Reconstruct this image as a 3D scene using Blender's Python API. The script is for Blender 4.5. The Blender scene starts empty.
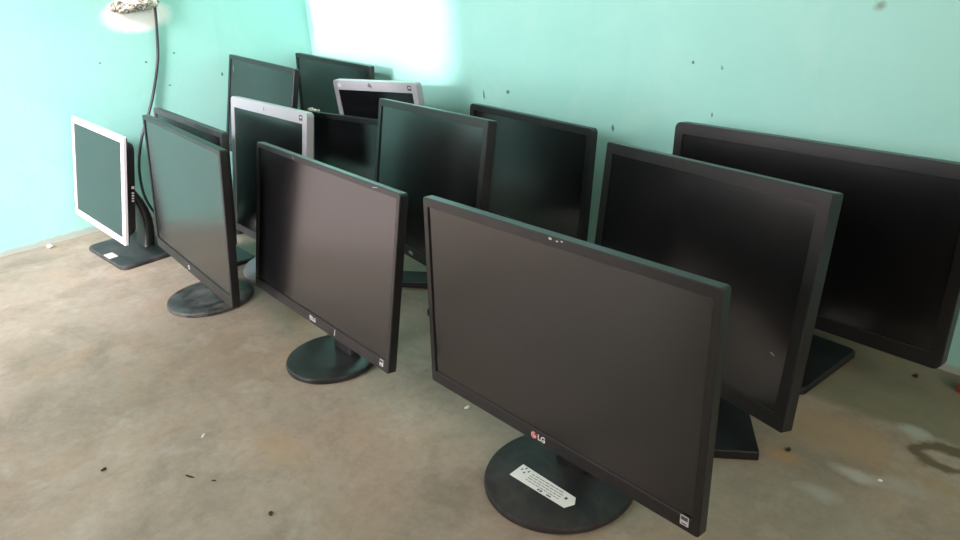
import bpy, bmesh, math, random
KDOOR, KFILL, KSUN, KSKY, EXPO = 138, 80, 9, 3400, -.27
from mathutils import Vector, Matrix
C = bpy.context.scene.collection
random.seed(7)

# ------------------------------------------------------------------ helpers
def tag(o, label, cat, group=None):
    o['label'] = label; o['category'] = cat
    if group: o['group'] = group
    return o

def link(name, bm, mat, parent=None, smooth=False, bevel=0.0, seg=2, label=None):
    bmesh.ops.recalc_face_normals(bm, faces=bm.faces[:])
    me = bpy.data.meshes.new(name); bm.to_mesh(me); bm.free()
    me.materials.append(mat)
    o = bpy.data.objects.new(name, me); C.objects.link(o)
    if smooth:
        for p in me.polygons: p.use_smooth = True
        try: me.set_sharp_from_angle(angle=math.radians(32))
        except Exception: pass
    if bevel:
        b = o.modifiers.new('bevel', 'BEVEL'); b.width = bevel; b.segments = seg
        b.limit_method = 'ANGLE'; b.angle_limit = math.radians(40); b.harden_normals = False
    if parent: o.parent = parent
    if label: o['label'] = label
    return o

def empty(name, loc):
    o = bpy.data.objects.new(name, None); C.objects.link(o); o.location = loc
    o.empty_display_size = .05
    return o

def rrect(w, h, r, n=4, cx=0, cy=0):
    """rounded rectangle outline, counter-clockwise"""
    r = max(min(r, w/2-1e-4, h/2-1e-4), 1e-4); pts = []
    for (sx, sy, a0) in ((1, 1, 0), (-1, 1, 90), (-1, -1, 180), (1, -1, 270)):
        for k in range(n+1):
            a = math.radians(a0+90*k/n)
            pts.append((cx+sx*(w/2-r)+r*math.cos(a), cy+sy*(h/2-r)+r*math.sin(a)))
    return pts

def circle(r, n=48, cx=0, cy=0, ry=None):
    ry = ry or r
    return [(cx+r*math.cos(2*math.pi*k/n), cy+ry*math.sin(2*math.pi*k/n)) for k in range(n)]

def loft(bm, rings, cap0=True, cap1=True):
    """rings: lists of 3-D points with equal counts"""
    V = [[bm.verts.new(p) for p in r] for r in rings]; n = len(V[0])
    for a, b in zip(V, V[1:]):
        for i in range(n):
            bm.faces.new((a[i], a[(i+1) % n], b[(i+1) % n], b[i]))
    if cap0: bm.faces.new(V[0][::-1])
    if cap1: bm.faces.new(V[-1])
    return V

def box(bm, x0, x1, y0, y1, z0, z1):
    loft(bm, [[(x0,y0,z),(x1,y0,z),(x1,y1,z),(x0,y1,z)] for z in (z0, z1)])

def tube(bm, pts, r, n=10):
    pts = [Vector(p) for p in pts]; rings = []
    up = Vector((0.3, 0.2, 1)).normalized()
    for i, p in enumerate(pts):
        t = (pts[min(i+1, len(pts)-1)]-pts[max(i-1, 0)]).normalized()
        s = t.cross(up)
        if s.length < .05: s = t.cross(Vector((1, 0, 0)))
        s.normalize(); q = s.cross(t)
        rings.append([p+r*(math.cos(2*math.pi*k/n)*s+math.sin(2*math.pi*k/n)*q) for k in range(n)])
    loft(bm, rings)

def smooth_path(pts, m=8):
    out = []; P = [Vector(p) for p in pts]; P = [P[0]]+P+[P[-1]]
    for i in range(1, len(P)-2):
        for k in range(m):
            t = k/m; a, b, c, d = P[i-1:i+3]
            out.append(.5*((2*b)+(c-a)*t+(2*a-5*b+4*c-d)*t*t+(3*b-a-3*c+d)*t**3))
    out.append(P[-2]); return out

def text_bm(s, size, bold=0.0):
    cu = bpy.data.curves.new('txt', 'FONT'); cu.body = s; cu.size = size; cu.extrude = .0002
    cu.offset = bold; cu.align_x = 'CENTER'; cu.align_y = 'CENTER'; cu.resolution_u = 3
    o = bpy.data.objects.new('txt', cu); C.objects.link(o)
    bpy.context.view_layer.update()
    me = bpy.data.meshes.new_from_object(o.evaluated_get(bpy.context.evaluated_depsgraph_get()))
    bm = bmesh.new(); bm.from_mesh(me)
    bpy.data.objects.remove(o); bpy.data.curves.remove(cu); bpy.data.meshes.remove(me)
    return bm

# ------------------------------------------------------------------ materials
def nt(name):
    m = bpy.data.materials.new(name); m.use_nodes = True
    return m, m.node_tree.nodes, m.node_tree.links, m.node_tree.nodes['Principled BSDF']

def noise(N, L, vec, scale, detail=6, rough=.6, dist=0):
    n = N.new('ShaderNodeTexNoise'); n.inputs['Scale'].default_value = scale
    n.inputs['Detail'].default_value = detail; n.inputs['Roughness'].default_value = rough
    n.inputs['Distortion'].default_value = dist
    L.new(vec, n.inputs['Vector']); return n.outputs['Fac']

def ramp(N, L, fac, stops):
    r = N.new('ShaderNodeValToRGB'); L.new(fac, r.inputs['Fac'])
    e = r.color_ramp.elements
    while len(e) < len(stops): e.new(.5)
    for k, (p, c) in enumerate(stops):
        e[k].position = p
        e[k].color = (c, c, c, 1) if isinstance(c, (int, float)) else (*c, 1)
    return r.outputs['Color']

def mix(N, L, fac, a, b, mode='MIX'):
    m = N.new('ShaderNodeMix'); m.data_type = 'RGBA'; m.blend_type = mode
    for s, v in ((m.inputs['Factor'], fac), (m.inputs[6], a), (m.inputs[7], b)):
        if isinstance(v, (int, float)): s.default_value = v
        elif isinstance(v, tuple): s.default_value = (*v, 1)
        else: L.new(v, s)
    return m.outputs[2]

def blob(N, L, pos, c, rad, wob, soft=.4):
    """mask of a stain with its own place on the surface"""
    v = N.new('ShaderNodeVectorMath'); v.operation = 'SUBTRACT'; L.new(pos, v.inputs[0]); v.inputs[1].default_value = c
    s = N.new('ShaderNodeVectorMath'); s.operation = 'DIVIDE'; L.new(v.outputs[0], s.inputs[0]); s.inputs[1].default_value = rad
    l = N.new('ShaderNodeVectorMath'); l.operation = 'LENGTH'; L.new(s.outputs[0], l.inputs[0])
    a = N.new('ShaderNodeMath'); a.operation = 'ADD'; L.new(l.outputs['Value'], a.inputs[0]); L.new(wob, a.inputs[1])
    return ramp(N, L, a.outputs[0], [(0, 1), (max(.02, .95-soft), 1), (1, 0)])

def plain(name, col, rough=.5, spec=.5, metal=0, dust=0.0, dustcol=(.30,.29,.27), dscale=14, coat=0, rvar=.1, ior=1.5):
    m, N, L, P = nt(name)
    g = N.new('ShaderNodeNewGeometry').outputs['Position']
    f = noise(N, L, g, dscale, 7, .65, .6)
    P.inputs['Metallic'].default_value = metal; P.inputs['IOR'].default_value = ior
    P.inputs['Specular IOR Level'].default_value = spec
    P.inputs['Coat Weight'].default_value = coat; P.inputs['Coat Roughness'].default_value = .12
    L.new(mix(N, L, ramp(N, L, f, [(.42, 0), (.75, dust)]), col, dustcol), P.inputs['Base Color'])
    L.new(ramp(N, L, f, [(.3, rough), (.8, min(1, rough+rvar))]), P.inputs['Roughness'])
    return m

M = {}
M['black'] = plain('black_plastic', (.005,.0052,.0062), .36, .5, dust=.015)
M['grey_black'] = plain('grey_black_plastic', (.0075,.0075,.0085), .33, .5, dust=.02)
M['dusty_black'] = plain('dusty_black_plastic', (.016,.018,.020), .42, .5, dust=.2)
M['gloss'] = plain('gloss_black_base', (.009,.010,.011), .30, .5, dust=.05)
M['satin'] = plain('satin_black_base', (.012,.012,.013), .48, .35, dust=.12)
M['dusty_base'] = plain('dusty_black_base', (.016,.018,.02), .35, .5, dust=.45, dscale=22)
M['silver'] = plain('silver_plastic', (.36,.36,.40), .36, .5, metal=.15, dust=.1)
M['white_frame'] = plain('pale_silver_plastic', (.66,.65,.69), .4, .5, dust=.1)
M['white'] = plain('white_label_paper', (.68,.70,.69), .5, .4)
M['pink_paper'] = plain('pale_pink_paper', (.60,.50,.45), .6, .4)
M['ink'] = plain('printed_ink', (.08,.08,.09), .6, .3)
M['mark'] = plain('pale_printed_mark', (.55,.55,.56), .45, .4)
M['red'] = plain('logo_red', (.42,.018,.035), .35, .5)
M['red_plastic'] = plain('red_plastic', (.75,.03,.025), .4, .5, dust=.2)
M['plaster'] = plain('plaster_crumb', (.75,.73,.68), .9, .2)
M['dark_bit'] = plain('dark_grit', (.05,.035,.02), .9, .2)
M['cable'] = plain('black_cable_sheath', (.018,.022,.024), .4, .5)

def screen_mat(name, col=(.004,.004,.0048), rough=.21, spec=.5, dust=.10):
    m, N, L, P = nt(name)
    g = N.new('ShaderNodeNewGeometry').outputs['Position']
    f = noise(N, L, g, 9, 8, .7, .8); f2 = noise(N, L, g, 160, 3, .6)
    dcol = (.028,.028,.027)
    c = mix(N, L, ramp(N, L, f, [(.45, 0), (.8, dust)]), col, dcol)
    c = mix(N, L, ramp(N, L, f2, [(.86, 0), (.90, .10)]), c, (.12,.12,.115))
    L.new(c, P.inputs['Base Color'])
    L.new(ramp(N, L, f, [(.3, rough), (.8, rough+.03)]), P.inputs['Roughness'])
    P.inputs['Specular IOR Level'].default_value = spec; P.inputs['IOR'].default_value = 1.78
    return m
M['screen'] = screen_mat('matte_screen')
M['screen_b'] = screen_mat('dusty_screen', dust=.12)

def wall_mat():
    m, N, L, P = nt('teal_painted_plaster')
    g = N.new('ShaderNodeNewGeometry').outputs['Position']
    f1 = noise(N, L, g, 1.6, 5, .55, .3); f2 = noise(N, L, g, 7, 7, .65, .5); f3 = noise(N, L, g, 70, 3, .5)
    mp = N.new('ShaderNodeMapping'); L.new(g, mp.inputs['Vector']); mp.inputs['Scale'].default_value = (9, 9, 1.1)
    f4 = noise(N, L, mp.outputs[0], 1.5, 5, .6)
    c = mix(N, L, ramp(N, L, f1, [(.35, 0), (.7, 1)]), (.305,.645,.59), (.36,.69,.635))
    c = mix(N, L, ramp(N, L, f2, [(.50, 0), (.75, .45)]), c, (.43,.72,.65))
    c = mix(N, L, ramp(N, L, f4, [(.58, 0), (.8, .35)]), c, (.25,.56,.48))
    sp = noise(N, L, g, 26, 2, .4)
    c = mix(N, L, ramp(N, L, sp, [(.80, 0), (.82, .6)]), c, (.07,.12,.11))
    # white patch of new plaster round the outlet on the left wall
    w = blob(N, L, g, (-2.387, .745, .60), (.2, .115, .052), noise_c(N, L, g, 14, .5), .25)
    c = mix(N, L, w, c, (.86,.86,.84))
    w2 = blob(N, L, g, (-.518, 1.303, .598), (.013, .013, .010), noise_c(N, L, g, 60, 1.2), .7)
    c = mix(N, L, w2, c, (.22,.34,.30))
    # chipped spots, each where the photo shows one
    wob = noise_c(N, L, g, 90, 1.0)
    for (p, r) in (((-1.058,1.303,.331),(.005,.02,.010)), ((-1.494,1.303,.363),(.004,.02,.016)), ((-1.40,1.303,.379),(.007,.02,.006)),
                   ((-.858,1.303,.488),(.004,.02,.004)), ((-.808,1.303,.389),(.003,.02,.006)), ((-2.387,.744,.469),(.02,.005,.004)),
                   ((-2.387,.832,.484),(.02,.004,.004)), ((-2.387,.798,.392),(.02,.005,.003)), ((-2.387,.969,.40),(.02,.004,.007)),
                   ((-2.387,.616,.484),(.02,.004,.003)), ((-2.387,.45,.10),(.02,.007,.004))):
        c = mix(N, L, blob(N, L, g, p, r, wob, .5), c, (.10,.14,.12))
    # bare cement and dirt just above the floor
    sx = N.new('ShaderNodeSeparateXYZ'); L.new(g, sx.inputs[0])
    a = N.new('ShaderNodeMath'); a.operation = 'MULTIPLY_ADD'; L.new(f2, a.inputs[0]); a.inputs[1].default_value = -.035; L.new(sx.outputs['Z'], a.inputs[2])
    b = N.new('ShaderNodeMath'); b.operation = 'MULTIPLY_ADD'; L.new(a.outputs[0], b.inputs[0]); b.inputs[1].default_value = 20; b.inputs[2].default_value = .5
    c = mix(N, L, ramp(N, L, b.outputs[0], [(.40, .8), (.55, 0)]), c, (.40,.40,.36))
    # cream tone added on the unseen stretch to brighten and warm screen reflections
    e = N.new('ShaderNodeMath'); e.operation = 'MULTIPLY_ADD'; L.new(f2, e.inputs[0]); e.inputs[1].default_value = .05; L.new(sx.outputs['Y'], e.inputs[2])
    c = mix(N, L, ramp(N, L, e.outputs[0], [(.08, 1), (.11, 0)]), c, (.80,.69,.68))
    L.new(c, P.inputs['Base Color']); P.inputs['Roughness'].default_value = .55
    P.inputs['Specular IOR Level'].default_value = .35
    bu = N.new('ShaderNodeBump'); bu.inputs['Strength'].default_value = .25; bu.inputs['Distance'].default_value = .004
    hm = N.new('ShaderNodeMath'); hm.operation = 'MULTIPLY_ADD'; L.new(f3, hm.inputs[0]); hm.inputs[1].default_value = .3; L.new(f2, hm.inputs[2])
    L.new(hm.outputs[0], bu.inputs['Height']); L.new(bu.outputs[0], P.inputs['Normal'])
    return m

def noise_c(N, L, g, scale, amp):
    """noise centred on zero"""
    f = noise(N, L, g, scale, 4, .6, .4)
    a = N.new('ShaderNodeMath'); a.operation = 'MULTIPLY_ADD'; L.new(f, a.inputs[0]); a.inputs[1].default_value = amp; a.inputs[2].default_value = -amp/2
    return a.outputs[0]

def floor_mat():
    m, N, L, P = nt('worn_concrete_floor')
    g = N.new('ShaderNodeNewGeometry').outputs['Position']
    f1 = noise(N, L, g, 2.2, 6, .6, .8); f2 = noise(N, L, g, 6.5, 9, .7, .3); f3 = noise(N, L, g, 24, 8, .7, .2); f4 = noise(N, L, g, 120, 3, .6)
    gp = N.new('ShaderNodeVectorMath'); gp.operation = 'ADD'; L.new(g, gp.inputs[0]); gp.inputs[1].default_value = (7.3, 2.1, 4)
    f5 = noise(N, L, gp.outputs[0], 3.4, 5, .6, 1.2); f6 = noise(N, L, gp.outputs[0], 9, 6, .65, .1)
    c = mix(N, L, ramp(N, L, f1, [(.32, 0), (.68, 1)]), (.215,.176,.132), (.30,.250,.200))
    c = mix(N, L, ramp(N, L, f5, [(.50, 0), (.68, .55)]), c, (.30,.21,.14))      # tan
    c = mix(N, L, ramp(N, L, f2, [(.47, 0), (.66, .7)]), c, (.165,.148,.112))     # dull olive
    c = mix(N, L, ramp(N, L, f6, [(.54, 0), (.68, .45)]), c, (.36,.325,.285))        # pale skim
    c = mix(N, L, ramp(N, L, f3, [(.60, 0), (.76, .4)]), c, (.13,.105,.08))
    c = mix(N, L, ramp(N, L, f4, [(.70, 0), (.80, .30)]), c, (.12,.10,.08))
    fg = noise(N, L, g, 55, 8, .75)
    c = mix(N, L, .5, c, ramp(N, L, fg, [(.3, .38), (.7, .64)]), 'OVERLAY')
    # shade along the wall, painted into the floor as an olive strip
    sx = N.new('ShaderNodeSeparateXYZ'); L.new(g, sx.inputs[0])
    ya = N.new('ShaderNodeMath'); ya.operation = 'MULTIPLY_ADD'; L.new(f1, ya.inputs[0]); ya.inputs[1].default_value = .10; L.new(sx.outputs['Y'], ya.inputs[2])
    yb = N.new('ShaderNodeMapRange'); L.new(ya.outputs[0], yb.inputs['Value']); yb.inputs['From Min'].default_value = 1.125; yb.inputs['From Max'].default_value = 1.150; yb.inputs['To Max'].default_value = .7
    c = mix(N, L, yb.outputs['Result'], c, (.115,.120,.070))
    w = noise_c(N, L, g, 26, 1.1)
    for (p, r, col, k) in (((-.38,1.0,0),(.17,.07,.1),(.33,.225,.135),.65), ((-.29,1.09,0),(.032,.018,.1),(0.322,0.347,0.31),.8), ((-.31,.93,0),(.045,.018,.1),(0.372,0.353,0.322),.85),
                           ((-.255,.95,0),(.030,.020,.1),(0.322,0.298,0.248),.7), ((-.215,.985,0),(.045,.02,.1),(0.279,0.205,0.112),.6),
                           ((-.40,.90,0),(.035,.022,.1),(0.372,0.211,0.093),.55), ((-1.35,.62,0),(.10,.03,.1),(0.341,0.236,0.136),.5),
                           ((-.98,.37,0),(.09,.04,.1),(0.31,0.217,0.124),.4), ((-.33,.86,0),(.04,.02,.1),(0.347,0.329,0.291),.6)):
        b = blob(N, L, g, p, r, w, .55)
        mm = N.new('ShaderNodeMath'); mm.operation = 'MULTIPLY'; L.new(b, mm.inputs[0]); mm.inputs[1].default_value = k
        c = mix(N, L, mm.outputs[0], c, col)
    # ring-shaped damp stain at the right
    ro = blob(N, L, g, (-.235,1.055,0), (.055,.040,.1), w, .2); ri = blob(N, L, g, (-.232,1.053,0), (.033,.018,.1), w, .3)
    sb = N.new('ShaderNodeMath'); sb.operation = 'SUBTRACT'; sb.use_clamp = True; L.new(ro, sb.inputs[0]); L.new(ri, sb.inputs[1])
    c = mix(N, L, sb.outputs[0], c, (.10,.075,.045))
    L.new(c, P.inputs['Base Color'])
    L.new(ramp(N, L, f2, [(.3, .42), (.7, .66)]), P.inputs['Roughness']); P.inputs['Specular IOR Level'].default_value = .45
    bu = N.new('ShaderNodeBump'); bu.inputs['Strength'].default_value = .22; bu.inputs['Distance'].default_value = .003
    L.new(f3, bu.inputs['Height']); L.new(bu.outputs[0], P.inputs['Normal'])
    return m

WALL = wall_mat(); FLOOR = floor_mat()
CREAM = plain('cream_plaster', (.60,.50,.46), .8, .2, dust=.3, dustcol=(.5,.42,.36))
CEIL = plain('white_ceiling_paint', (.70,.70,.66), .8, .2)
YARD = plain('yard_concrete', (.42,.40,.36), .9, .2)

# ------------------------------------------------------------------ the room
XW, YW = -2.3868, 1.3031            # inner faces of the left wall and of the right-hand wall
X1, Y0, H = 2.4, -1.5, 2.75
DX0, DX1, DH = -2.36, -1.12, 2.2    # doorway in the front wall, next to the left wall
def struct(name, boxes, mat):
    bm = bmesh.new()
    for b in boxes: box(bm, *b)
    o = link(name, bm, mat); o['kind'] = 'structure'; return o
T = .15
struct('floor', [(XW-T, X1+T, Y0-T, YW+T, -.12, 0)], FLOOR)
struct('ceiling', [(XW-T, X1+T, Y0-T, YW+T, H, H+.12)], CEIL)
struct('wall_left', [(XW-T, XW, Y0-T, YW+T, 0, H)], WALL)
struct('wall_right', [(XW, X1, YW, YW+T, 0, H)], WALL)
WY0, WY1, WZ0, WZ1 = -1.0, .7, 1.05, 2.2    # opening made for an added fill lamp in the unseen side wall
struct('wall_far_side', [(X1, X1+T, Y0-T, WY0, 0, H), (X1, X1+T, WY1, YW+T, 0, H), (X1, X1+T, WY0, WY1, 0, WZ0), (X1, X1+T, WY0, WY1, WZ1, H)], CREAM)
struct('wall_front', [(XW, DX0, Y0-T, Y0, 0, H), (DX0, DX1, Y0-T, Y0, DH, H), (DX1, X1, Y0-T, Y0, 0, H)], CREAM)
struct('ground_outside', [(-9, 9, -9, Y0-T, -.14, -.02)], YARD)
# unseen door leaf, added to block doorway light from the right side
root = empty('door_blocker', (DX1+.0, Y0, 0)); root['kind'] = 'structure'
WOOD = plain('brown_blocker_wood', (.20,.11,.07), .5, .4, dust=.4, dustcol=(.28,.18,.12), dscale=6)
bm = bmesh.new(); box(bm, .005, .045, .01, .86, .01, 2.12)
for (a, b) in ((.25, .95), (1.15, 1.95)):
    box(bm, -.002, .052, .12, .75, a, b)
link('blocker_leaf', bm, WOOD, root, bevel=.004)
bm = bmesh.new(); tube(bm, [(-.002,.80,1.03), (-.05,.80,1.03), (-.05,.70,1.03)], .009, 10); link('blocker_handle', bm, M['silver'], root, smooth=True)
# unseen wall added outside the doorway; its stepped top cuts the low sun off below knee height on the right-hand wall
EL = math.radians(13.0)
def blocker_top(z): return z + (YW+4.0)*math.tan(EL)
struct('sun_blocker_wall', [(-3.2, -1.85, -4.12, -4.0, -.02, blocker_top(.425)), (-1.85, -1.635, -4.12, -4.0, -.02, blocker_top(.388)), (-1.635, 3.2, -4.12, -4.0, -.02, 2.85)], YARD)

# ------------------------------------------------------------------ monitors
def pz(P, q): return P[0]
def monitor(key, fit, label, cat='monitor', **k):
    x, y, z, phi, tau, rho, w, h = fit
    o = dict(t=.015, bulge=.045, r=.006, bw=.016, bt=.016, bb=.020, recess=.0025, frame='black', scr='screen', back='black',
             base='rect', base_size=(.24,.18), base_r=.02, base_off=(0,.04), base_h=.012, base_yaw=None, base_mat='black',
             neck_w=.06, neck_v=.35, neck_mat='black', side='black', inner_r=.001)
    o.update(k)
    rv = Vector((math.cos(phi), math.sin(phi), 0)); bk = Vector((-math.sin(phi), math.cos(phi), 0))
    u = Vector((0, 0, math.cos(tau)))+math.sin(tau)*bk
    r2 = math.cos(rho)*rv+math.sin(rho)*u; u2 = -math.sin(rho)*rv+math.cos(rho)*u; n = u2.cross(r2)
    bx, by = o.get('base_xy') or (x+rv.x*o['base_off'][0]+bk.x*o['base_off'][1], y+rv.y*o['base_off'][0]+bk.y*o['base_off'][1])
    root = empty('computer_monitor', (bx, by, 0)); root.rotation_euler.z = phi
    tag(root, label, 'monitor', o.get('group'))
    Rz = Matrix.Rotation(-phi, 4, 'Z')
    # panel frame in root space: local (a, b, c) = along the width, up the panel, depth behind the front face
    Pm = Matrix(((r2.x, u2.x, n.x, x), (r2.y, u2.y, n.y, y), (r2.z, u2.z, n.z, z), (0, 0, 0, 1)))
    PL = Rz @ Matrix.Translation((-bx, -by, 0)) @ Pm
    def put(bm): bm.transform(PL); return bm
    def ring(w_, h_, r_, c, cy=h/2): return [(a, b, c) for a, b in rrect(w_, h_, r_, 4, 0, cy)]
    sw, sh = w-2*o['bw'], h-o['bt']-o['bb']; sc = o['bb']+sh/2
    # bezel: front ring, outer side and recessed inner lip
    bm = bmesh.new(); ch = .0012
    V = [[bm.verts.new(p) for p in R_] for R_ in (
        ring(sw, sh, o['inner_r'], o['recess']+.001, sc), ring(sw, sh, o['inner_r'], .0004, sc), ring(sw+.0008, sh+.0008, o['inner_r'], 0, sc),
        ring(w-2*ch, h-2*ch, o['r'], 0), ring(w, h, o['r']+.0005, ch), ring(w, h, o['r']+.0005, o['t']), ring(w-.004, h-.004, o['r'], o['t']))]
    for a, b in zip(V, V[1:]):
        m_ = len(a)
        for i in range(m_): bm.faces.new((a[i], a[(i+1) % m_], b[(i+1) % m_], b[i]))
    link('bezel', put(bm), M[o['frame']], root, smooth=True)
    bm = bmesh.new(); loft(bm, [ring(sw+.001, sh+.001, o['inner_r'], o['recess'], sc), ring(sw+.001, sh+.001, o['inner_r'], o['recess']+.003, sc)])
    link('screen', put(bm), M[o['scr']], root)
    # back housing swelling towards the middle
    B = o['bulge']; bm = bmesh.new(); t = o['t']
    rings = [ring(w-.004, h-.004, o['r'], t-.001), ring(w-.006, h-.006, o['r'], t+.003), ring(w*.90, h*.90, .02, t+(B-t)*.35),
             ring(w*.72, h*.74, .025, t+(B-t)*.75), ring(w*.64, h*.66, .03, B), ring(w*.60, h*.62, .03, B+.002)]
    if o.get('boxy'):
        rings = [ring(w-.004, h-.004, o['r'], t-.001), ring(w-.008, h-.008, o['r'], t+.004), ring(w-.03, h*.90, .02, t+.010),
                 ring(w-.05, h*.84, .02, B*.8), ring(w*.7, h*.6, .03, B)]
    loft(bm, rings)
    hs = link('back_housing', put(bm), M[o['back']], root, smooth=True)
    # vent slots on the back housing
    bm = bmesh.new()
    for i in range(9):
        a = (i-4)*w*.05; box(bm, a-w*.016, a+w*.016, h*.70, h*.70+.004, B+.0015, B+.0035)
    link('vent', put(bm), M['ink'], hs)
    # stand
    bm = bmesh.new(); bh = o['base_h']
    if o['base'] == 'disc':
        R0 = o['base_rad']; RY = o.get('base_ry', R0)
        prof = [(.93, 0), (.995, .0015), (1, bh*.55), (.985, bh*.85), (.95, bh), (.5, bh+.0006), (.25, bh+.001)]
        loft(bm, [[(a, b, zz) for a, b in circle(R0*s, 64, ry=RY*s)] for s, zz in prof])
    elif o['base'] == 'vee':
        Lm, wd, an = o['arm']; pts = []
        a1 = Vector((math.cos(an), -math.sin(an))); q1 = Vector((-a1.y, a1.x))   # right arm, front right
        e1, e2 = a1*Lm+q1*wd/2, a1*Lm-q1*wd/2
        yf = -wd/2/math.cos(an); yb = wd/2/math.cos(an)
        out = [(e2.x, e2.y), (e1.x, e1.y), (0, yb), (-e1.x, e1.y), (-e2.x, e2.y), (0, yf)]
        loft(bm, [[(a, b, 0) for a, b in out], [(a, b, bh) for a, b in out]])
    else:
        bw_, bd_ = o['base_size']
        lv = ((.002, 0), (0, .002), (0, bh-.003), (.003, bh)); hole = o.get('hole')
        V = loft(bm, [[(a, b, zz) for a, b in rrect(bw_-2*i_, bd_-2*i_, o['base_r'], 6)] for i_, zz in lv], not hole, not hole)
        if hole:
            hx, hy, hw, hd = hole
            W = loft(bm, [[(a, b, zz) for a, b in rrect(hw, hd, .002, 2, hx, hy)] for zz in (0, bh)], False, False)
            for ring_a, ring_b in ((V[0], W[0]), (V[-1], W[-1])):
                ed = []
                for rg in (ring_a, ring_b):
                    ed += [bm.edges.get((rg[i], rg[(i+1) % len(rg)])) for i in range(len(rg))]
                bmesh.ops.triangle_fill(bm, edges=ed, use_beauty=True)
    if o['base_yaw'] is not None: bm.transform(Matrix.Rotation(o['base_yaw'], 4, 'Z'))
    base = link('base', bm, M[o['base_mat']], root, smooth=(o['base'] != 'vee'), bevel=(.002 if o['base'] == 'vee' else 0))
    # neck from the base to the hinge behind the panel
    hv = o['neck_v']*h; top = PL @ Vector((0, hv, B-.004 if o['neck_v'] > .2 else t+.012)); nw = o['neck_w']
    by0 = o.get('neck_y', .02)
    b0 = Vector((0, by0, bh-.002)); bm = bmesh.new(); rings = []
    for s in range(9):
        f = s/8; c = b0.lerp(top, f); c.y += math.sin(f*math.pi)*o.get('neck_curve', .012)
        c.x = b0.x+(top.x-b0.x)*f; ww = nw*(1.25-.35*f) if f < .5 else nw*(1.075-.12*(f-.5)); dd = .030-.010*f
        rings.append([(c.x+a, c.y+b, c.z) for a, b in rrect(ww, dd, .008, 3)])
    loft(bm, rings)
    neck = link('neck', bm, M[o['neck_mat']], root, smooth=True)
    if o['neck_v'] > .2:
        bm = bmesh.new(); pts = [(a, hv+b, B-.004) for a, b in rrect(.085, .085, .008, 3)]
        loft(bm, [pts, [(a, b, B+.006) for a, b, c in pts]]); link('hinge_plate', put(bm), M['black'], root, bevel=.001)
    # buttons under the lower bezel
    if not o.get('no_buttons'):
        bm = bmesh.new()
        for i in range(5): box(bm, w/2-.05-i*.014, w/2-.042-i*.014, -.0012, .001, .004, .009)
        link('buttons', put(bm), M['black'], root)
    root['_'] = 0; del root['_']
    return root, PL, (w, h, B)

def mark(root, PL, bm, name, mat, a, b, rot=0.0, label=None, lift=.0006):
    """lay a flat mark modelled in its own x/y plane on the panel front at (a, b)"""
    bm.transform(Matrix.Rotation(rot, 4, 'Z'))
    X = Matrix(((1,0,0,a),(0,1,0,b),(0,0,-1,-lift+.0003),(0,0,0,1)))
    bm.transform(PL @ X)
    return link(name, bm, M[mat], root, label=label)

def slab(pts, t=.0004):
    bm = bmesh.new(); loft(bm, [[(a, b, -t/2) for a, b in pts], [(a, b, t/2) for a, b in pts]]); return bm

def energy_sticker(root, PL, a, b, s=.010):
    st = mark(root, PL, slab(rrect(s, s*1.15, .0008, 2)), 'sticker', 'mark', a, b, label='small grey square sticker on the lower corner of the frame')
    bm = slab(rrect(s*.8, s*.42, .0004, 2, 0, s*.25)); mark(st, PL, bm, 'sticker_print', 'ink', a, b, lift=.0010)
    bm = slab([(-s*.3,-s*.42),(s*.3,-s*.42),(s*.3,-s*.30),(-s*.3,-s*.30)]); mark(st, PL, bm, 'sticker_print', 'ink', a, b, lift=.0010)

def lg_logo(root, PL, a, b, s, dull=False):
    d = mark(root, PL, slab(circle(s, 28)), 'logo_disc', 'mark' if dull else 'red', a-s*1.6, b, label='round pale emblem' if dull else 'round red emblem')
    col = 'ink' if dull else 'white'
    bm = bmesh.new()
    def add(pts):
        loft(bm, [[(p, q, -.0002) for p, q in pts], [(p, q, .0002) for p, q in pts]])
    arc = lambda a0, a1, r0, r1: [(r1*math.cos(math.radians(a0+(a1-a0)*i/14)), r1*math.sin(math.radians(a0+(a1-a0)*i/14))) for i in range(15)] + \
                                 [(r0*math.cos(math.radians(a1-(a1-a0)*i/14)), r0*math.sin(math.radians(a1-(a1-a0)*i/14))) for i in range(15)]
    add(arc(70, 360, s*.70, s*.82))
    add([(s*.12,-s*.06),(s*.80,-s*.06),(s*.80,s*.06),(s*.12,s*.06)])
    add([(-s*.08,-s*.42),(-s*.08+s*.13,-s*.42),(-s*.08+s*.13,s*.42),(-s*.08,s*.42)])
    add([(-s*.08,-s*.42),(s*.3,-s*.42),(s*.3,-s*.30),(-s*.08,-s*.30)])
    add([(p-s*.38, q+s*.30) for p, q in circle(s*.12, 10)])
    mark(d, PL, bm, 'logo_face', col, a-s*1.6, b, lift=.0011)
    mark(root, PL, text_bm('LG', s*2.1, .0003), 'logo_letters', 'white' if not dull else 'mark', a+s*1.0, b, lift=.0009)

def hp_logo(root, PL, a, b, s, rot=0, mat='ink', txtmat='white'):
    d = mark(root, PL, slab(circle(s, 24)), 'logo_disc', mat, a, b)
    mark(d, PL, text_bm('hp', s*1.7, .0001), 'logo_letters', txtmat, a, b+s*.1*(1 if not rot else -1), rot=rot, lift=.0011)

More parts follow.
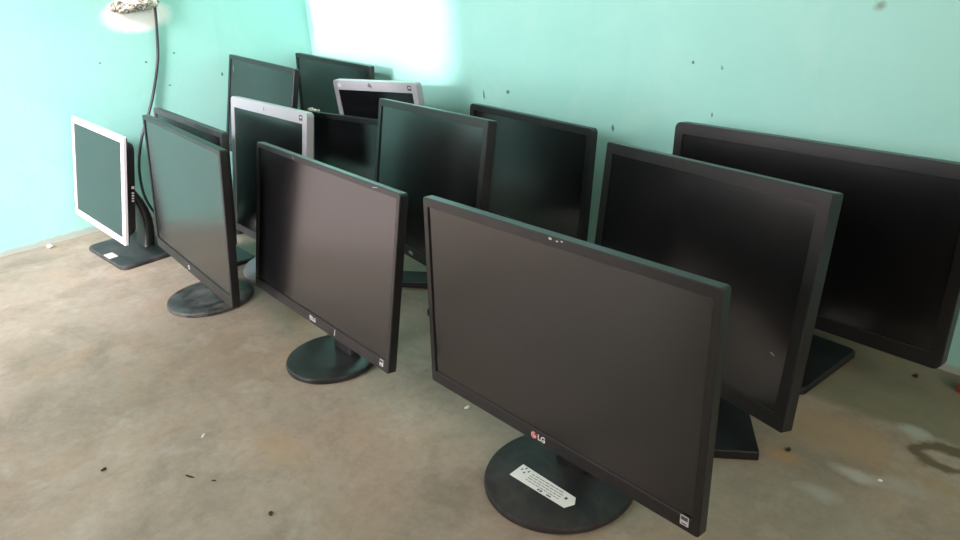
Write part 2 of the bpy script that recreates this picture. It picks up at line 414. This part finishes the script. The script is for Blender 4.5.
F = {
'M1': [-0.605, 0.5964, 0.0785, -0.014, 0.0627, 0.014, 0.5098, 0.3123],
'F': [-1.1614, 0.552, 0.0893, -0.0002, 0.193, -0.0224, 0.4941, 0.306],
'B': [-1.6307, 0.4971, 0.0765, -0.0435, 0.115, -0.0139, 0.4988, 0.3289],
'A': [-2.1621, 0.4448, 0.0749, 0.0677, 0.2092, -0.0385, 0.3741, 0.2841],
'L': [-0.6400, 0.9397, 0.0431, -0.2766, 0.1868, 0.0570, 0.506, 0.3500],
'I': [-1.2253, 0.8425, 0.1092, -0.1849, 0.2116, 0.0459, 0.4844, 0.3259],
'K': [-1.2547, 1.1795, 0.0771, -0.0972, 0.1312, -0.0013, 0.4528, 0.2797],
'N': [-0.5681, 1.182, 0.068, -0.0375, 0.1086, 0.0033, 0.5455, 0.3215],
'D': [-2.1279, 0.9091, 0.1627, -0.0544, 0.2328, -0.0181, 0.4791, 0.3024],
'J': [-2.1416, 1.2066, 0.1428, -0.0103, 0.0563, -0.0282, 0.4594, 0.2855],
'E': [-1.6316, 0.6895, 0.0848, -0.0241, 0.1815, 0.0111, 0.4042, 0.3429],
'G': [-1.8126, 1.0337, 0.0783, 0.0312, 0.1107, 0.0387, 0.3852, 0.2381],
'H': [-1.721, 1.1283, 0.1006, 0.0947, -0.0536, 0.0434, 0.3597, 0.3088],
'C': [-1.8621, 0.6055, 0.1098, -0.0018, 0.1129, -0.0207, 0.4384, 0.2728],
}

# front: big LG with the red emblem and a label on its round base
r, PL, (w, h, B) = monitor('M1', F['M1'], 'black monitor nearest the camera, red round emblem, white label strip on its round base',
    bw=.011, bt=.014, bb=.020, frame='grey_black', side='grey_black', base='disc', base_rad=.111, base_xy=(-.6026,.6285), base_mat='satin', neck_v=.12, neck_w=.052, neck_y=.036,
    base_h=.012, r=.004, scr='screen_b')
lg_logo(r, PL, -.006, .0105, .0058)
energy_sticker(r, PL, w/2-.020, .0145, .0115)
for (a, b, q) in ((.012, h-.0035, .0035), (.024, h-.0045, .0025), (.032, h-.003, .002)):
    mark(r, PL, slab([(p*random.uniform(.6, 1.2), v*.55*random.uniform(.6, 1.2)) for p, v in circle(q, 9)]), 'paint_fleck', 'mark', a, b, label='pale fleck on the top bezel')
base = [c for c in r.children if c.name.startswith('base')][0]
def floor_label(root, base, quad, zz):
    Rz = Matrix.Rotation(-root.rotation_euler.z, 4, 'Z') @ Matrix.Translation((-root.location.x, -root.location.y, 0))
    bm = bmesh.new(); loft(bm, [[(a, b, z_) for a, b in quad] for z_ in (zz, zz+.0006)]); bm.transform(Rz)
    lab = link('label_strip', bm, M['white'], base, label='long white printed label strip')
    A, B_, D_ = Vector(quad[-1]), Vector(quad[0]), Vector(quad[-2])
    ex = (D_-A); ey = (B_-A); bm = bmesh.new()
    def bar(u0, u1, v0, v1):
        p = [A+ex*a+ey*b for a, b in ((u0,v0),(u1,v0),(u1,v1),(u0,v1))]
        loft(bm, [[(q.x, q.y, z_) for q in p] for z_ in (zz+.0006, zz+.0009)])
    for (a, b) in ((.05,.62),(.09,.80),(.12,.50),(.16,.70)): bar(a, a+.022, b, b+.12)
    random.seed(3)
    for row in range(4):
        u0 = .24
        while u0 < .82:
            l = random.uniform(.02, .09); bar(u0, min(u0+l, .84), .24+row*.16, .24+row*.16+.035); u0 += l+.015
    bar(.50,.53,.06,.16); bar(.54,.58,.06,.16); bar(.66,.74,.07,.14)
    bar(.89,.93,.45,.60)
    bm.transform(Rz); link('label_print', bm, M['ink'], lab)
floor_label(r, base, [(-.654,.605),(-.550,.605),(-.542,.594),(-.548,.579),(-.652,.575)], .0136)
r, PL, (w, h, B) = monitor('F', F['F'], 'black monitor on a plain glossy round base, small pale emblem, left of the front monitor',
    bw=.009, bt=.010, bb=.020, frame='grey_black', base='disc', base_rad=.0903, base_ry=.0903, base_xy=(-1.1609,.5805), base_mat='gloss', neck_v=.12, neck_w=.055,
    neck_y=.036, r=.004, scr='screen_b')
lg_logo(r, PL, -.004, .0105, .0050, dull=True)
energy_sticker(r, PL, w/2-.021, .0135, .010)
mark(r, PL, slab([(-.001,-.006),(.0005,-.006),(.0025,.006),(.001,.006)]), 'scratch', 'mark', .075, .012)
mark(r, PL, slab([(-.007,-.001),(-.007,-.0016),(.007,.0012),(.007,.0018)][::-1]), 'scratch', 'mark', .178, h-.0045)
mark(r, PL, slab([(-.003,.002),(-.0025,.0022),(.003,-.002),(.0025,-.0022)]), 'scratch', 'mark', -.095, h-.0055)

r, PL, (w, h, B) = monitor('B', F['B'], 'dark monitor with small round logo on a dust-smeared round base',
    bw=.010, bt=.010, bb=.024, frame='grey_black', base='disc', base_rad=.0987, base_xy=(-1.6309,.529), base_mat='dusty_base', neck_v=.14, neck_w=.055, neck_y=.036,
    r=.004, scr='screen_b')
hp_logo(r, PL, -.012, .012, .0052, mat='white', txtmat='ink')

# leftmost small monitor with a pale frame
r, PL, (w, h, B) = monitor('A', F['A'], 'small monitor with pale silver frame and square sticker on its base, farthest left',
    bw=.017, bt=.017, bb=.018, frame='white_frame', base='rect', base_size=(.262,.165), base_xy=(-2.118,.508), base_r=.022, base_mat='dusty_black',
    bulge=.046, t=.008, boxy=True, neck_v=.52, neck_w=.055, neck_y=.035, neck_curve=.03, no_buttons=True, r=.004, recess=.002)
# side printing and button on the black housing edge
bm = bmesh.new()
for i in range(4): box(bm, w/2-.0150, w/2-.0138, h*.40+i*.007, h*.40+i*.007+.004, .024, .030)
bm.transform(PL); link('side_print', bm, M['white'], r)
bm = bmesh.new(); box(bm, w/2-.0152, w/2-.0130, h*.40+.034, h*.40+.041, .024, .031); bm.transform(PL); link('power_button', bm, M['white'], r)
base = [c for c in r.children if c.name.startswith('base')][0]
bm = bmesh.new(); loft(bm, [[(a, b, z_) for a, b in rrect(.046, .024, .002, 2, .013, -.067)] for z_ in (.0118, .0124)])
link('base_sticker', bm, M['pink_paper'], base, label='small pale square sticker')

V45 = dict(base='vee', base_h=.016)
r, PL, (w, h, B) = monitor('L', F['L'], 'dark grey monitor with wide bezel behind the front monitor, turned, on a two-armed foot',
    bw=.020, bt=.020, bb=.024, frame='grey_black', arm=(.228, .066, math.radians(36)), base_xy=(-.588,1.024), neck_v=.40, neck_y=.0, r=.003, neck_curve=0, neck_w=.05,
    t=.020, bulge=.050, scr='screen_b', **V45)
mark(r, PL, slab([(-.004,-.0008),(.004,.0004),(.004,.0012),(-.004,.0002)]), 'scratch', 'mark', w/2-.045, .105, rot=-.5, lift=-.0020)

r, PL, (w, h, B) = monitor('I', F['I'], 'dark grey monitor in the middle, overlapping the left side of the rounded-corner one',
    bw=.016, bt=.016, bb=.022, frame='grey_black', arm=(.165, .062, math.radians(45)), base_xy=(-1.238,.975), neck_v=.40, neck_y=.0, r=.003, neck_curve=0, neck_w=.05,
    t=.018, bulge=.048, **V45)
mark(r, PL, text_bm('DELL', .009, .0002), 'logo_letters', 'mark', -.022, .011)
r, PL, (w, h, B) = monitor('K', F['K'], 'black monitor with rounded corners, against the right-hand wall behind the middle monitor',
    bw=.015, bt=.016, bb=.020, frame='black', base_size=(.24,.17), neck_v=.40, r=.009, t=.018, bulge=.045, base_xy=(-1.262,1.205), neck_y=.03)
r, PL, (w, h, B) = monitor('N', F['N'], 'black monitor with rounded corners, farthest right and cut off by the picture edge',
    bw=.019, bt=.022, bb=.026, frame='grey_black', base_size=(.25,.19), base_r=.012, neck_v=.38, r=.012, t=.022, bulge=.050, base_xy=(-.577,1.163), neck_y=.05, base_h=.014)
r, PL, (w, h, B) = monitor('D', F['D'], 'tall-standing black monitor in the left back row, scratch near its top left corner',
    bw=.012, bt=.013, bb=.020, frame='grey_black', base_size=(.25,.20), base_xy=(-2.118,.868), neck_v=.35, r=.003, bulge=.040, neck_y=.05, neck_curve=0)
mark(r, PL, slab([(-.001,.008),(.0,.008),(.004,-.007),(.003,-.007)]), 'scratch', 'mark', -w/2+.034, h-.042, lift=-.0020)
r, PL, (w, h, B) = monitor('J', F['J'], 'black monitor in the back corner, behind the leaning silver-framed one',
    bw=.012, bt=.013, bb=.020, frame='black', base_size=(.25,.15), base_xy=(-2.142,1.222), neck_v=.35, r=.003, bulge=.038, neck_y=.0, neck_curve=0)
r, PL, (w, h, B) = monitor('E', F['E'], 'upright squarish silver-framed monitor, just behind the one on the plain round base',
    bw=.020, bt=.026, bb=.018, frame='silver', base='disc', base_rad=.122, base_ry=.105, base_xy=(-1.655,.742), base_mat='silver', neck_v=.40, neck_y=.03, r=.010, t=.017, bulge=.055,
    neck_mat='black', base_h=.013, recess=.002, no_buttons=True)
mark(r, PL, slab([(-.0012,-.004),(.0012,-.004),(.0012,.004),(-.0012,.004)]), 'logo_mark', 'ink', -.008, h-.013)
st = mark(r, PL, slab(rrect(.015, .012, .001, 2)), 'sticker', 'ink', w/2-.026, h-.0135, label='small dark square sticker')
mark(st, PL, slab(rrect(.008, .003, .0005, 2, .001, .001)), 'sticker_print', 'mark', w/2-.026, h-.0135, lift=.0011)
r, PL, (w, h, B) = monitor('G', F['G'], 'black monitor with white crumbs on its top edge, right of the squarish silver-framed one',
    bw=.014, bt=.014, bb=.020, frame='grey_black', base_size=(.20,.14), base_xy=(-1.812,1.055), neck_v=.35, r=.003, bulge=.036, neck_y=.01, neck_curve=0)
GPL = (Vector((-1.8126,1.0337,0)), r.location.copy(), r.rotation_euler.z, PL.copy(), w, h)
r, PL, (w, h, B) = monitor('H', F['H'], 'silver-framed monitor leaning in the back row, below the sunlit patch of wall',
    bw=.019, bt=.027, bb=.018, frame='silver', base_size=(.20,.13), base_xy=(-1.72,1.205), neck_v=.45, neck_y=.0, r=.010, t=.018, bulge=.050, boxy=True, recess=.002,
    no_buttons=True, neck_curve=0)
hp = text_bm('hp', .016, .0005); mark(r, PL, hp, 'logo_letters', 'ink', -.012, h-.0135, rot=math.pi)
st = mark(r, PL, slab(rrect(.015, .013, .001, 2)), 'sticker', 'ink', w/2-.028, h-.014, label='small dark square sticker')
mark(st, PL, slab(rrect(.008, .0035, .0005, 2, .001, .001)), 'sticker_print', 'mark', w/2-.028, h-.014, lift=.0011)
bm = bmesh.new()
loft(bm, [[(a, b, z_) for a, b in circle(.0085, 16, 0, 0, .006)] for z_ in (-.0002, .0002)]); mark(r, PL, bm, 'corner_badge', 'mark', -w/2+.028, h-.014)
monitor('C', F['C'], 'black monitor mostly hidden behind the one with the dust-smeared base, only its top edge showing',
    bw=.012, bt=.013, bb=.020, frame='dusty_black', base_size=(.18,.12), base_xy=(-1.862,.655), neck_v=.35, r=.006, bulge=.036, neck_y=.01, neck_curve=0)

# ------------------------------------------------------------------ crumbs on the monitor's top edge
_, loc, rz, GP, gw, gh = GPL
W = Matrix.Translation(loc) @ Matrix.Rotation(rz, 4, 'Z') @ GP
def lump(name, mat, loc, s, seed, label, cat, group=None):
    rnd = random.Random(seed); bm = bmesh.new(); bmesh.ops.create_icosphere(bm, subdivisions=2, radius=1)
    for v in bm.verts: v.co = Vector((v.co.x*s[0], v.co.y*s[1], v.co.z*s[2]))*rnd.uniform(.72, 1.1)
    zmin = min(v.co.z for v in bm.verts)
    for v in bm.verts: v.co.z -= zmin
    o = link(name, bm, M[mat]); o.location = loc; o.rotation_euler.z = rnd.uniform(0, 3); return tag(o, label, cat, group)
for i, (a, s, lb) in enumerate(((-gw/2+.010, .0070, 'largest white plaster crumb, leftmost on the monitor top edge'),
                                (-gw/2+.032, .0055, 'white plaster crumb, middle one on the monitor top edge'),
                                (-gw/2+.050, .0050, 'white plaster crumb, rightmost on the monitor top edge'))):
    p = W @ Vector((a, gh, .008)); p.z += .0002
    lump('plaster_crumb', 'plaster', p, (s*1.5, s*1.0, s*.8), 11+i, lb, 'plaster crumb', 'crumbs on the monitor top edge')

# ------------------------------------------------------------------ floor debris
for i, (nm, mt, x, y, s, lb, ct) in enumerate((
    ('debris_chip', 'dark_bit', -1.135, .143, (.005,.003,.002), 'tiny dark chip on open floor, the leftmost of the floor bits', 'debris'),
    ('wood_splinter', 'dark_bit', -1.016, .236, (.010,.0016,.0015), 'thin dark splinter on open floor below the dust-smeared base', 'splinter'),
    ('wood_splinter', 'dark_bit', -.979, .259, (.005,.0014,.0012), 'short dark splinter just right of the longer splinter', 'splinter'),
    ('debris_chip', 'dark_bit', -.847, .288, (.005,.0035,.002), 'dark chip near the bottom edge of the picture', 'debris'),
    ('paper_scrap', 'plaster', -1.106, .294, (.007,.0022,.001), 'tiny white scrap on the open floor left of the round glossy base', 'paper scrap'),
    ('paper_scrap', 'plaster', -.28, .941, (.004,.003,.0012), 'tiny white scrap on the floor at the lower right', 'paper scrap'),
    ('pebble', 'dark_bit', -.402, .917, (.0045,.0035,.003), 'small dark pebble in front of the two-armed foot', 'pebble'),
    ('pebble', 'dark_bit', -.348, 1.251, (.005,.004,.003), 'small dark pebble below the lower right corner of the rightmost monitor', 'pebble'),
    ('plaster_flake', 'plaster', -.842, .655, (.006,.004,.002), 'small white flake on the floor between the two round glossy bases', 'plaster flake'),
    ('plaster_flake', 'plaster', -2.352, .345, (.007,.010,.006), 'grey plaster flake at the foot of the left wall', 'plaster flake'))):
    lump(nm, mt, (x, y, .0), s, 40+i, lb, ct)

# red thing at the right edge, against the wall
bm = bmesh.new()
loft(bm, [[(a, b, z_) for a, b in rrect(.075-2*i_, .030-2*i_, .006, 4)] for i_, z_ in ((.001, 0), (0, .002), (0, .016), (.003, .019))])
o = link('plastic_block', bm, M['red_plastic'], smooth=True); o.location = (-.248, 1.262, 0); o.rotation_euler.z = .05
tag(o, 'small red plastic block on the floor by the wall at the right edge', 'plastic block')

# ------------------------------------------------------------------ cable and outlet on the left wall
pts = [(.803,.628),(.794,.556),(.777,.471),(.743,.381),(.71,.317),(.669,.248),(.642,.175),(.633,.098),(.644,.042),(.664,.012),(.70,.006),(.76,.006)]
off = [.012,.007,.006,.007,.012,.022,.030,.036,.036,.030,.026,.024]
P3 = [(XW+d, a, b) for (a, b), d in zip(pts, off)]
bm = bmesh.new(); tube(bm, smooth_path(P3, 8), .0042, 10)
tag(link('power_cable', bm, M['cable'], smooth=True), 'black cable hanging down the left wall from the outlet to the floor', 'cable')

root = empty('wall_outlet', (XW, .745, .612))
tag(root, 'battered wall outlet stuffed with crumpled printed paper at the top of the left wall', 'wall outlet')
pm, N, Lk, Pn = nt('printed_paper')
g = N.new('ShaderNodeNewGeometry').outputs['Position']
f = noise(N, Lk, g, 95, 3, .7, 1.5); f2 = noise(N, Lk, g, 40, 2, .5)
c = mix(N, Lk, ramp(N, Lk, f, [(.50, 0), (.54, 1)]), (.62,.57,.50), (.13,.10,.09))
c = mix(N, Lk, ramp(N, Lk, f2, [(.55, 0), (.60, .8)]), c, (.45,.36,.28))
Lk.new(c, Pn.inputs['Base Color']); Pn.inputs['Roughness'].default_value = .8
M['paper'] = pm
bm = bmesh.new(); box(bm, .001, .030, -.030, .062, .012, .09)
link('box', bm, M['plaster'], root, bevel=.003)
rnd = random.Random(5)
def crumple(name, cy, cz, ry, rz_, rx, seed, mat='paper', label=None):
    rn = random.Random(seed); bm = bmesh.new(); bmesh.ops.create_icosphere(bm, subdivisions=3, radius=1)
    for v in bm.verts:
        k = rn.uniform(.75, 1.12); v.co = Vector((max(.002, .018+v.co.x*rx*k), cy+v.co.y*ry*k, cz+v.co.z*rz_*k))
    return link(name, bm, M[mat], root, label=label)
crumple('paper', -.022, .014, .040, .017, .017, 1, label='crumpled printed paper')
crumple('paper', .026, .022, .042, .020, .020, 2, label='crumpled printed paper')
crumple('paper', -.052, .020, .022, .016, .012, 3, label='crumpled printed paper')
bm = text_bm('G', .026, .0006)
bm.transform(Matrix(((0,0,1,.0385),(1,0,0,.004),(0,1,0,.012),(0,0,0,1))))
link('printed_letter', bm, M['ink'], root)

# ------------------------------------------------------------------ light
def area(name, loc, size, energy, col, target=None, rot=None):
    l = bpy.data.lights.new(name, 'AREA'); l.shape = 'RECTANGLE'; l.size, l.size_y = size; l.energy = energy; l.color = col
    o = bpy.data.objects.new(name, l); C.objects.link(o); o.location = loc
    if target is not None: o.rotation_euler = (Vector(target)-Vector(loc)).to_track_quat('-Z', 'Y').to_euler()
    else: o.rotation_euler = rot
    return o
# daylight through the doorway, and a fill lamp added in the side opening
area('doorway_daylight', ((DX0+DX1)/2, Y0-.42, 1.15), (DX1-DX0-.04, 2.0), KDOOR, (1, .985, .99), target=(-2.7, -.45, .7))
area('side_fill', (X1+.05, (WY0+WY1)/2, (WZ0+WZ1)/2), (WY1-WY0-.04, WZ1-WZ0-.04), KFILL, (1, .87, .76), target=(0, (WY0+WY1)/2, .9))
sun = bpy.data.lights.new('sun', 'SUN'); sun.energy = KSUN; sun.angle = math.radians(1.6); sun.color = (1, .97, .92)
so = bpy.data.objects.new('sun', sun); C.objects.link(so)
so.rotation_euler = Vector((0, math.cos(EL), -math.sin(EL))).to_track_quat('-Z', 'Y').to_euler()
# bright hazy sky high above the added wall
GD = Vector((-.25, math.cos(math.radians(37)), -math.sin(math.radians(37))))
area('bright_sky', Vector((-1.95, .35, 0))-GD*11, (1.6, 1.6), KSKY, (1, .94, 1.0), target=(-1.95, .35, 0))
w = bpy.data.worlds.new('World'); bpy.context.scene.world = w; w.use_nodes = True
bg = w.node_tree.nodes['Background']; bg.inputs[0].default_value = (.80, .90, 1, 1); bg.inputs[1].default_value = .8

# ------------------------------------------------------------------ camera
fpx, th, ro, ps, ch = 737.0953, 0.41236, -0.06768, -0.87468, 0.72361
fw = Vector((math.sin(ps)*math.cos(th), math.cos(ps)*math.cos(th), -math.sin(th)))
rt = Vector((math.cos(ps), -math.sin(ps), 0)); up = rt.cross(fw)
r2 = math.cos(ro)*rt+math.sin(ro)*up; u2 = -math.sin(ro)*rt+math.cos(ro)*up
cd = bpy.data.cameras.new('camera'); cam = bpy.data.objects.new('camera', cd); C.objects.link(cam)
cam.matrix_world = Matrix(((r2.x,u2.x,-fw.x,0),(r2.y,u2.y,-fw.y,0),(r2.z,u2.z,-fw.z,ch),(0,0,0,1)))
cd.sensor_fit = 'HORIZONTAL'; cd.sensor_width = 36; cd.lens = fpx/960*36; cd.clip_start = .02
bpy.context.scene.camera = cam
sc = bpy.context.scene
sc.view_settings.view_transform = 'Standard'; sc.view_settings.look = 'None'; sc.view_settings.gamma = 1
sc.view_settings.use_curve_mapping = False; sc.view_settings.exposure = EXPO
